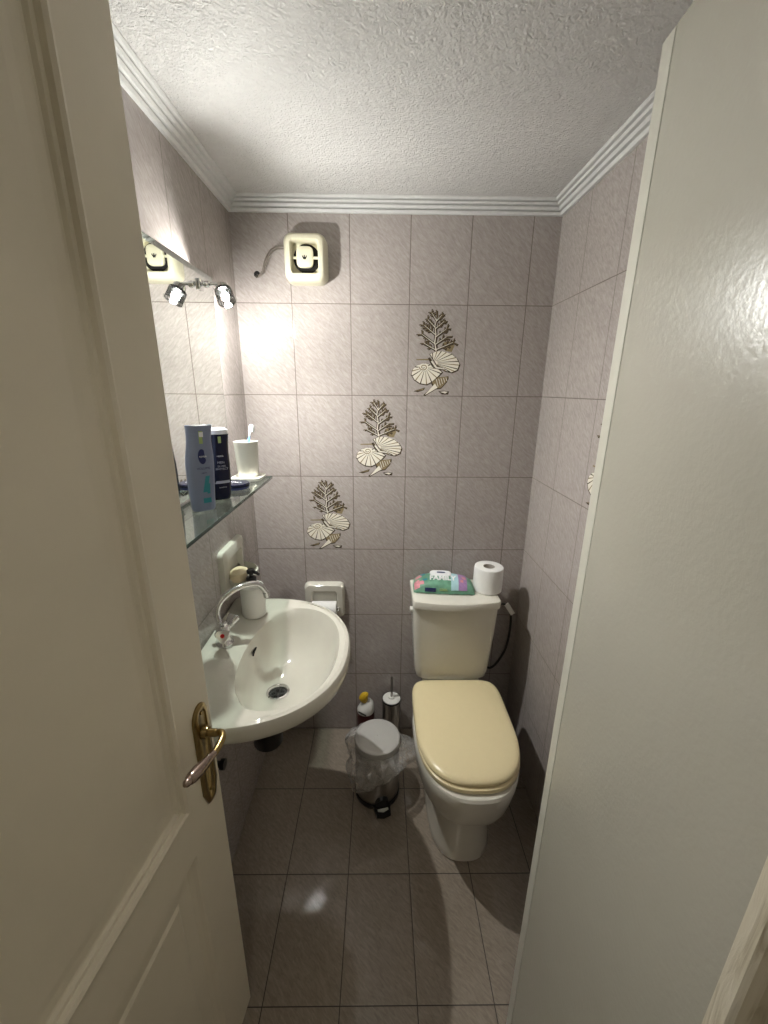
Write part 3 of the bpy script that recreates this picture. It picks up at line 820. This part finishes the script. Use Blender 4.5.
obj('sticker', patch(cx, cy, rot, PR, .004, .014, z0 + .173, z0 + .184, .0009), m_whitep, shb)
obj('leaf_print', patch(cx, cy, rot, PR, -.002, .008, z0 + .046, z0 + .084, .0006, shape=lambda q: .009 * q), m_teal, shb)
obj('leaf_print', patch(cx, cy, rot, PR, .009, .016, z0 + .042, z0 + .066, .0009, shape=lambda q: .002 * q - .002), m_teal, shb)
obj('label_band', patch(cx, cy, rot, PR, -.003, .015, z0 + .020, z0 + .032, .0006), m_teal, shb)
# dark shower gel, white cap
cx, cy, rot = .072, -.487, math.radians(32)
PR = [(.0195, .014, 2.6, z0), (.0225, .0165, 2.6, z0 + .004), (.0245, .018, 2.5, z0 + .02), (.0265, .019, 2.4, z0 + .06), (.0265, .019, 2.4, z0 + .09), (.0240, .0175, 2.4, z0 + .125), (.0235, .017, 2.4, z0 + .145), (.0245, .017, 2.5, z0 + .168)]
gel = thing('shower_gel_bottle', 'dark navy shower gel bottle with a white cap beside the shampoo bottle', 'bottle', (cx, cy, z0))
obj('bottle_body', loft(B(), bottle_rings(cx, cy, PR, rot)), m_navy, gel)
obj('bottle_cap', loft(B(), bottle_rings(cx, cy, [(.0240, .0165, 2.5, z0 + .1682), (.0245, .017, 2.4, z0 + .172), (.022, .0155, 2.3, z0 + .179), (.014, .010, 2.2, z0 + .183), (.004, .003, 2, z0 + .1843)], rot)), m_whitep, gel)
print_text('NIVEA', .0058, cx, cy, rot, z0 + .114, .0190, gel, m_whitep, .003)
print_text('MEN', .0085, cx, cy, rot, z0 + .098, .0200, gel, m_silver, .003)
obj('lettering', text_mesh('SILVER\nPROTECT', .0070, frame(surf_pt(cx, cy, rot, .004, z0 + .085, .0203), (math.cos(rot), math.sin(rot), 0), (0, 0, 1))), m_silver, gel, smooth=False)
obj('sticker', patch(cx, cy, rot, PR, .002, .013, z0 + .147, z0 + .163, .0006), m_lime, gel)
obj('swoosh_print', patch(cx, cy, rot, PR, -.016, .020, z0 + .044, z0 + .051, .0006, nu=16, shape=lambda q: .004 * q), m_silver, gel)
print_text('sensitive', .0055, cx, cy, rot, z0 + .034, .0198, gel, m_silver, .002)
# flat navy cream tin
tin = thing('cream_tin', 'flat round dark blue cream tin on the shelf behind the bottles', 'tin', (.078, -.372, z0))
TM = Matrix.Translation((.070, -.368, 0))
obj('tin_base', lathe(B(), [(.001, z0), (.0350, z0), (.0365, z0 + .002), (.0365, z0 + .009)], 36, TM), m_navyp, tin)
obj('tin_lid', lathe(B(), [(.0375, z0 + .007), (.0378, z0 + .014), (.036, z0 + .0165), (.001, z0 + .0168)], 36, TM), m_navy, tin)
obj('lettering', text_mesh('NIVEA', .013, frame((.070, -.368, z0 + .0171), (1, -.2, 0), (.2, 1, 0))), m_whitep, tin, smooth=False)
# tumbler on tray
cu = thing('toothbrush_tumbler', 'cream tumbler standing on a square dish at the shelf end', 'cup', (.066, -.245, z0))
TM = Matrix.Translation((.068, -.243, 0))
obj('saucer', loft(B(), [[Vector((.068 + u * s, -.243 + v * s, z)) for u, v in rrect(.094, .094, .02, 5)] for s, z in ((.82, z0), (.97, z0 + .002), (1.0, z0 + .010), (.97, z0 + .0115), (.80, z0 + .0085), (.78, z0 + .0100))]), m_cup, cu)
obj('tumbler', lathe(B(), [(.001, z0 + .0105), (.0300, z0 + .0105), (.0320, z0 + .013), (.0372, z0 + .119), (.0377, z0 + .1205), (.0362, z0 + .1205), (.0350, z0 + .116), (.030, z0 + .016), (.001, z0 + .016)], 40, TM), m_cup, cu)
tb = thing('toothbrush', 'blue and white toothbrush standing in the cream tumbler', 'toothbrush', (.062, -.24, z0 + .017))
b0, b1 = Vector((.060, -.266, z0 + .019)), Vector((.081, -.216, z0 + .171)); dv_ = (b1 - b0).normalized()
def at_(d): return b0 + dv_ * d
obj('brush_handle', tube(B(), [at_(0), at_(.03), at_(.07), at_(.10), at_(.118), at_(.123)], [.0045, .006, .0055, .005, .0035, .003], 12), m_bluet, tb)
obj('brush_neck', tube(B(), [at_(.120), at_(.130), at_(.138), at_(.152), at_(.160)], [.0028, .003, .0055, .0058, .003], 10), m_whitep, tb)
sd_ = Vector((.9, -.3, 0)); sd_ = (sd_ - dv_ * sd_.dot(dv_)).normalized()
bm = B(); br = [at_(.136) + sd_ * .004, at_(.158) + sd_ * .004]
x2 = dv_.cross(sd_).normalized()
loft(bm, [[p + x2 * .0045 + sd_ * q, p - x2 * .0045 + sd_ * q, p - x2 * .0045 + sd_ * (q + .008), p + x2 * .0045 + sd_ * (q + .008)] for p, q in ((br[0], 0), (br[1], 0))])
obj('bristles', bm, m_whitep, tb, smooth=False)

# ------------------------------------------------------------------ extractor fan
fan = thing('extractor_fan', 'square cream extractor fan high on the back wall', 'fan', (.245, 0, 1.85))
fx, fz = .246, 1.926
base = rrect(.138, .142, .026, 8)
def fring(y, s, ins=0): return [Vector((fx + u * s, -y, fz + v * s)) for u, v in base]
op = rrect(.086, .092, .010, 8)
def oring(y, s=1): return [Vector((fx + u * s, -y, fz + v * s)) for u, v in op]
obj('fan_frame', loft(B(), [fring(.0, 1.0), fring(.036, .98), fring(.050, .945), fring(.058, .87), fring(.0605, .80), oring(.0600, 1.06), oring(.056, 1.0), oring(.026, .97)], True, False), m_cream, fan)
obj('back_plate', loft(B(), [oring(.024, .99), oring(.0275, .99)]), m_cream, fan)
bm = B(); FMx = frame((fx + .003, -.028, fz), (1, 0, 0), (0, 0, 1))
lathe(bm, [(.001, 0), (.041, 0), (.043, .001), (.040, .003), (.001, .0035)], 40, FMx)
obj('air_opening', bm, m_hole, fan)
bm = loft(B(), [[Vector((fx - .001 + p.x, -y, fz + .002 + p.y)) for p in sell(0, 0, a, b, 4, 0, 40)] for a, b, y in ((.026, .029, .034), (.0275, .031, .040), (.0265, .030, .046), (.022, .025, .049), (.01, .012, .0495))])
hub = obj('centre_cap', bm, m_cream, fan)
obj('fan_arm', box(B(), fx - .046, fx - .022, -.044, -.038, fz - .0035, fz + .0035, .001), m_cream, fan)
obj('fan_arm', box(B(), fx + .020, fx + .046, -.044, -.038, fz - .0035, fz + .0035, .001), m_cream, fan)
bm = B()
for s in (-1, 0, 1):
    p = [(fx - .001 + s * .002, -.0500, fz - .006), (fx - .001 + s * .007, -.0500, fz + .004 + (0 if s else .002))]
    tube(bm, p, .0014, 6)
tube(bm, [(fx - .007, -.0500, fz - .001), (fx + .005, -.0500, fz - .001)], .0012, 6)
obj('maker_mark', bm, m_black, hub)
wire = thing('fan_cable', 'thin grey cable looping from a wall hole to the extractor fan', 'cable', (.076, -.002, 1.886))
obj('cable_strand', tube(B(), spline([(.080, -.001, 1.884), (.086, -.014, 1.881), (.100, -.020, 1.893), (.112, -.022, 1.925), (.130, -.020, 1.952), (.155, -.018, 1.964), (.181, -.015, 1.966)], 6), .0022, 8), m_wire, wire)
obj('cable_strand', tube(B(), spline([(.074, -.001, 1.882), (.080, -.018, 1.874), (.098, -.024, 1.882), (.112, -.026, 1.908), (.128, -.024, 1.938), (.150, -.022, 1.955), (.181, -.018, 1.958)], 6), .0020, 8), m_wire, wire)
bm = lathe(B(), [(.0105, .0002), (.0105, .0012), (.001, .0013)], 20, frame((.077, 0, 1.887), (1, 0, 0), (0, 0, 1)))
obj('wall_hole', bm, m_hole, wall_back)

# ------------------------------------------------------------------ toilet
TX = .780
to = thing('toilet', 'white floor-standing toilet with an ivory lid below the back wall', 'toilet', (TX, -.36, 0))
def ring_y(yf, yb, hw, nf, nb, z, seg=64, split=.45, waist=0):
    """plan ring: front tip yf, back yb, half width hw; widest point at split of the length"""
    yc = yb + (yf - yb) * split
    out = sell(TX, yc, hw, yc - yf, nf, z, seg, nb, yb - yc)
    if waist:
        for p in out:
            q = min(1, max(0, (p.y + .30) / .16)); p.x = TX + (p.x - TX) * (1 - waist * q * q * (3 - 2 * q))
    return out
rg = [ring_y(-.562, -.10, .108, 2.6, 5, .0, split=.6), ring_y(-.566, -.10, .110, 2.6, 5, .006, split=.6), ring_y(-.564, -.10, .107, 2.6, 5, .03, split=.6),
      ring_y(-.562, -.10, .103, 2.6, 5, .12, split=.6), ring_y(-.565, -.10, .106, 2.6, 5, .21, split=.6), ring_y(-.574, -.10, .116, 2.5, 5, .240, split=.55),
      ring_y(-.606, -.09, .138, 2.5, 5, .256, split=.5, waist=.30), ring_y(-.638, -.08, .156, 2.5, 5, .268, split=.5, waist=.30), ring_y(-.652, -.07, .164, 2.5, 5, .300, split=.5, waist=.30),
      ring_y(-.662, -.06, .169, 2.6, 5, .355, split=.5, waist=.30), ring_y(-.666, -.06, .171, 2.6, 5, .392, split=.5, waist=.30), ring_y(-.661, -.06, .168, 2.6, 5, .400, split=.5, waist=.30),
      ring_y(-.640, -.07, .155, 2.5, 5, .4025, split=.5, waist=.30)]
obj('bowl', loft(B(), rg), m_porc2, to)
def lid_ring(ins, z, yf=-.640): return ring_y(yf + ins, -.198 - ins, .1665 - ins, 2.6, 7.0, z, 96, .50)
obj('seat', loft(B(), [lid_ring(.006, .4030, -.648), lid_ring(.001, .406, -.648), lid_ring(0, .412, -.648), lid_ring(.002, .418, -.648), lid_ring(.008, .4205, -.648)]), m_ivory, to)
obj('seat_lid', loft(B(), [lid_ring(.009, .4212), lid_ring(.002, .4225), lid_ring(.0, .428), lid_ring(.002, .4345), lid_ring(.008, .4395), lid_ring(.020, .4420), lid_ring(.06, .4435), lid_ring(.11, .4440)]), m_ivory, to)
for s in (-1, 1):
    obj('lid_hinge', tube(B(), [(TX + s * .075 - .02, -.192, .414), (TX + s * .075 + .02, -.192, .414)], .008, 14), m_ivory, to)
def cis(hw, yf, z, bulge, r=.03, back=-.012, seg=10):
    """cistern plan: flat back, bulged front with rounded corners"""
    pts = []
    pts += [(TX + hw, back), (TX + hw, back - .04)]
    n = 14
    for k in range(seg + 1):
        a = PI / 2 * k / seg; pts.append((TX + hw - r + r * math.cos(a), yf + r - r * math.sin(a)))
    for k in range(1, n):
        q = k / n; x = TX + (hw - r) * (1 - 2 * q); pts.append((x, yf - bulge * (1 - (2 * q - 1) ** 2)))
    for k in range(seg + 1):
        a = PI / 2 + PI / 2 * k / seg; pts.append((TX - hw + r + r * math.cos(a), yf + r - r * math.sin(a)))
    pts += [(TX - hw, back - .04), (TX - hw, back)]
    # soften corner/bulge junction is small
    return [Vector((x, y, z)) for x, y in pts]
obj('cistern', loft(B(), [cis(.106, -.130, .400, .004, .03), cis(.130, -.158, .404, .006, .035), cis(.142, -.168, .420, .008), cis(.147, -.173, .45, .009), cis(.152, -.178, .53, .011), cis(.1575, -.183, .62, .013), cis(.1615, -.188, .735, .014), cis(.1615, -.188, .7405, .014)]), m_porc2, to)
obj('cistern_lid', loft(B(), [cis(.1625, -.193, .7420, .018, .02), cis(.1645, -.195, .744, .020, .02), cis(.1655, -.196, .764, .021, .02), cis(.1635, -.194, .7715, .020, .02), cis(.158, -.188, .7745, .018, .02), cis(.14, -.168, .7755, .012, .02)]), m_porc2, to)
obj('inlet_cap', tube(B(), [(TX - .162, -.145, .715), (TX - .172, -.145, .715)], .011, 14), m_white, to)
for s in (-1, 1):
    obj('floor_bolt', tube(B(), [(TX + s * .100, -.30, .035), (TX + s * .116, -.30, .035)], .008, 12), m_white, to)

hose = thing('water_supply_hose', 'dark flexible water hose looping beside the toilet cistern on the right', 'hose', (1.0, -.04, .33))
obj('hose_line', tube(B(), spline([(.943, -.075, .690), (.965, -.072, .694), (.992, -.066, .694), (1.015, -.060, .678), (1.032, -.055, .640), (1.038, -.050, .560), (1.030, -.045, .47), (1.005, -.040, .40), (.980, -.030, .36), (.965, -.003, .345)], 6), .0048, 10), m_dark, hose)
obj('hose_nut', tube(B(), [(.942, -.075, .689), (.958, -.073, .692)], .009, 8), m_chrome, hose)
tgm = frame((1.020, -.069, .672), (.55, -.1, -.83), (.83, .1, .55))
bm = box(B(), -.026, .026, -.0095, .0095, -.004, .004, .001); xform(bm, tgm); 
obj('white_tag', bm, m_white, hose)

# roll on the cistern
ro_ = thing('toilet_roll', 'full white toilet roll standing on the cistern lid', 'toilet paper', (.912, -.098, .776))
RM = Matrix.Translation((.912, -.098, 0))
bm = lathe(B(), [(.0225, .7765), (.050, .7765), (.0545, .779), (.0550, .79), (.0555, .83), (.0550, .868), (.0535, .874), (.050, .8755), (.0225, .8745), (.0225, .7765)], 48, RM)
obj('paper', bm, m_paper, ro_)
obj('cardboard_core', lathe(B(), [(.0222, .7765), (.0222, .8735), (.0210, .8735), (.0210, .7765)], 32, RM), m_card, ro_)
# wipes pack
wx, wy, wz, wr = .742, -.084, .776, math.radians(-5)
wp = thing('wipes_pack', 'green floral pack of wet wipes with a white lid on the cistern', 'wipes', (wx, wy, wz), wr)
def wsurf(u, v, top=True):   # u,v in -1..1
    hx, hy, hz = .116, .060, .046
    p = max(0, 1 - abs(u) ** 3.2) ** .55 * max(0, 1 - abs(v) ** 3.0) ** .5
    z = .004 + (hz * p if top else -.0035 * p)
    z += .0016 * math.sin(u * 17 + v * 5) * (1 - p) if top else 0
    return Vector((u * hx * (1 + .03 * (1 - abs(v))), v * hy * (1 - .06 * abs(u) ** 3), z))
WN, WV = 36, 16
def wgrid(u0, u1, v0, v1, off, nu=WN, nv=WV, top=True):
    bm = B(); g = []
    for i in range(nu + 1):
        row = []
        for j in range(nv + 1):
            u, v = u0 + (u1 - u0) * i / nu, v0 + (v1 - v0) * j / nv
            row.append(bm.verts.new(wsurf(u, v, top) + Vector((0, -off * .7 if v < 0 else 0, off))))
        g.append(row)
    for i in range(nu):
        for j in range(nv): bm.faces.new((g[i][j], g[i + 1][j], g[i + 1][j + 1], g[i][j + 1]))
    return bm
bm = wgrid(-1, 1, -1, 1, 0)
b2 = wgrid(-1, 1, -1, 1, 0, top=False); me_ = bpy.data.meshes.new('tmp'); b2.to_mesh(me_); b2.free(); bm.from_mesh(me_); bpy.data.meshes.remove(me_)
obj('pack_body', bm, m_green, wp, world=False, weld=True)
obj('blue_stripe', wgrid(.22, .46, -.97, .97, .0008, 8, 16), m_sky, wp, world=False)
obj('purple_stripe', wgrid(.46, .74, -.96, .96, .0008, 8, 16), m_purple, wp, world=False)
for (a, b_, c_, d_) in ((-.97, -.80, -.9, -.2), (-.93, -.72, .0, .45), (-.80, -.66, -.75, -.45)):
    obj('flower_print', wgrid(a, b_, c_, d_, .0012, 4, 4), m_pink, wp, world=False)
for (a, b_, c_, d_) in ((.52, .62, -.6, -.35), (.58, .70, -.2, .1)):
    obj('flower_print', wgrid(a, b_, c_, d_, .0016, 4, 4), m_pink, wp, world=False)
for (a, b_, c_, d_) in ((-.78, -.62, .2, .6), (-.70, -.55, -.5, -.3)):
    obj('leaf_print', wgrid(a, b_, c_, d_, .0012, 4, 4), m_teal, wp, world=False)
ld = obj('resealable_lid', loft(B(), [sell(-.012, .020, a, b_, 3.2, z, 36) for a, b_, z in ((.040, .022, .046), (.042, .023, .052), (.040, .021, .0545), (.020, .010, .0552))]), m_whitep, wp, world=False)
obj('lid_label', loft(B(), [sell(-.010, .021, .017, .006, 3, z, 20) for z in (.0550, .0558)]), m_navyp, wp, world=False)
bm = text_mesh('FAMILY', .031, Matrix.Translation((-.006, -.022, .0515)) @ Matrix.Rotation(math.radians(24), 4, 'X'), extrude=.0010, bold=.0010)
obj('lettering', bm, m_whitep, wp, world=False, smooth=False)
bm = box(B(), -.074, -.032, -.0600, -.0570, .010, .026, .0006); obj('brand_patch', bm, m_navyp, wp, world=False)
bm = box(box(B(), -.018, .010, -.0598, -.0570, .022, .0235), -.018, .012, -.0598, -.0570, .016, .0175); obj('small_print', bm, m_lime, wp, world=False, smooth=False)

# ------------------------------------------------------------------ pedal bin with liner
BX, BY = .485, -.300
bi = thing('pedal_bin', 'small round steel pedal bin between the washbasin and the toilet', 'bin', (BX, BY, 0))
BM_ = Matrix.Translation((BX, BY, 0))
obj('bin_base', lathe(B(), [(.001, 0), (.086, 0), (.088, .003), (.088, .020), (.0855, .024)], 48, BM_), m_black, bi)
obj('bin_body', lathe(B(), [(.084, .020), (.0845, .024), (.0845, .236), (.083, .238)], 48, BM_), m_steel, bi)
obj('bin_lid', lathe(B(), [(.0845, .240), (.0865, .241), (.0868, .256), (.085, .261), (.081, .2632), (.070, .2640), (.001, .2650)], 56, BM_), m_lidst, bi)
pd = Vector((.22, -.975, 0)).normalized(); px_ = Vector((-pd.y, pd.x, 0))
def PDL(a, b_, z): return Vector((BX, BY, 0)) + pd * a + px_ * b_ + Vector((0, 0, z))
def pslab(bm, a0, a1, hw0, hw1, z0_, z1_):
    return loft(bm, [[PDL(a0, -hw0, z), PDL(a1, -hw1, z), PDL(a1 + .006, 0, z), PDL(a1, hw1, z), PDL(a0, hw0, z)] for z in (z0_, z1_)])
bm = B(); pslab(bm, .070, .118, .034, .026, .003, .016)
hood = [[PDL(.080, .026 * math.cos(PI * k / 12), .016 + .050 * math.sin(PI * k / 12) ** .6) for k in range(13)], [PDL(.094, .024 * math.cos(PI * k / 12), .016 + .040 * math.sin(PI * k / 12) ** .6) for k in range(13)]]
loft(bm, hood)
pdl = obj('pedal', bm, m_black, bi)
obj('pedal_strip', pslab(B(), .098, .104, .020, .020, .016, .021), m_white, pdl)
# crumpled liner skirt
bm = B(); NA, NR = 96, 16; rows = []
for j in range(NR + 1):
    q = j / NR; row = []
    for i in range(NA):
        a = 2 * PI * i / NA
        side = max(0, math.cos(a - .1)) ** 6          # pulled out towards the toilet
        lobe = .012 + .012 * math.sin(3 * a + 1.2) + .010 * math.sin(5 * a + .4)
        fl = math.sin(min(1, q * 1.25) * PI * .5)
        r = .0875 + (.034 + lobe * .9 + .020 * side) * fl - .016 * max(0, q - .6) / .4
        n_ = noise.noise(Vector((math.cos(a) * 3.2, math.sin(a) * 3.2, q * 2.5)))
        n2 = noise.noise(Vector((math.cos(a) * 9, math.sin(a) * 9, q * 6 + 4)))
        r += (n_ * .016 + n2 * .007) * min(1, q * 3)
        r = max(r, .0872)
        z = .241 - q * (.088 + .030 * math.sin(2 * a - .6) + .022 * side) + n2 * .006 * q
        row.append(bm.verts.new((BX + r * math.cos(a), BY + r * math.sin(a), z)))
    rows.append(row)
for j in range(NR):
    for i in range(NA): bm.faces.new((rows[j][i], rows[j][(i + 1) % NA], rows[j + 1][(i + 1) % NA], rows[j + 1][i]))
lin = obj('bin_liner', bm, m_bag, None, smooth=True)
tag(lin, 'thin crumpled clear plastic liner hanging out around the pedal bin', 'bin bag')

# ------------------------------------------------------------------ brush holder and cleaner by the back wall
th = thing('toilet_brush', 'steel toilet brush holder with a white lid beside the back wall', 'toilet brush', (.546, -.062, 0))
HM = Matrix.Translation((.546, -.062, 0))
obj('holder_body', lathe(B(), [(.001, 0), (.039, 0), (.040, .003), (.040, .217), (.038, .219)], 36, HM), m_steel, th)
obj('holder_rim', lathe(B(), [(.0400, .217), (.0415, .219), (.0415, .226), (.038, .227)], 36, HM), m_black, th)
obj('holder_lid', lathe(B(), [(.0395, .226), (.037, .2285), (.014, .230), (.012, .236), (.007, .238), (.001, .238)], 36, HM), m_white, th)
obj('brush_rod', tube(B(), [(.546, -.062, .236), (.546, -.062, .330), (.546, -.062, .337)], [.0055, .0055, .0035], 12), m_steel, th)
cl = thing('cleaner_bottle', 'maroon cleaner bottle with white shoulder and yellow cap behind the bin', 'bottle', (.428, -.062, 0))
CM = Matrix.Translation((.432, -.060, 0))
obj('bottle_body', lathe(B(), [(.001, 0), (.036, 0), (.039, .004), (.039, .148), (.036, .160)], 30, CM), m_maroon, cl)
rg = [[Vector((x, y, z)) for x, y, z in [(.432 + ox + p.x, -.060 + p.y, zz + p.x * sl) for p in sell(0, 0, a, b_, 2.2, 0, 30)]] for a, b_, zz, ox, sl in ((.0365, .036, .160, 0, 0), (.037, .036, .173, 0, .1), (.033, .032, .190, .002, .3), (.022, .022, .204, .001, .5), (.013, .013, .214, -.006, .5))]
obj('bottle_shoulder', loft(B(), rg), m_white, cl)
obj('dark_band', tube(B(), [(.400, -.094, .184), (.418, -.098, .176), (.434, -.098, .166)], .003, 8), m_dark, cl)
rg = [sell(0, 0, a, a, 2.2, 0, 24) for a in (.011, .0155, .0165, .0150, .008)]
dirv = Vector((-.25, -.15, 1)).normalized(); x = dirv.cross(Vector((0, 1, 0))).normalized(); y = dirv.cross(x)
rings = [[Vector((.430, -.062, .208)) + dirv * h + x * p.x * (1.25 if q > 1 else 1) + y * p.y + Vector((.010 * max(0, h - .03) / .02, 0, 0)) for p in r_] for q, (r_, h) in enumerate(zip(rg, (0, .010, .028, .044, .053)))]
obj('cap', loft(B(), rings), m_yellow, cl)

# ------------------------------------------------------------------ world and camera
w = bpy.data.worlds.new('World'); scn.world = w; w.use_nodes = True
w.node_tree.nodes['Background'].inputs[0].default_value = (.02, .02, .02, 1)
cam_d = bpy.data.cameras.new('Camera'); cam = bpy.data.objects.new('Camera', cam_d); C.objects.link(cam)
cam_d.sensor_fit = 'VERTICAL'; cam_d.sensor_height = 36.0; cam_d.lens = 405.26 / 1024 * 36.0
cam_d.clip_start = .02
pi_, ya, ro2 = -.2931, .0125, .0083
fw = Vector((math.sin(ya) * math.cos(pi_), math.cos(ya) * math.cos(pi_), math.sin(pi_)))
r_ = fw.cross(Vector((0, 0, 1))).normalized(); u_ = r_.cross(fw)
Rr = r_ * math.cos(ro2) + u_ * math.sin(ro2); Uu = -r_ * math.sin(ro2) + u_ * math.cos(ro2)
Mc = Matrix((Rr, Uu, -fw)).transposed().to_4x4(); Mc.translation = Vector((.4877, -1.5283, 1.5222))
cam.matrix_world = Mc
scn.camera = cam
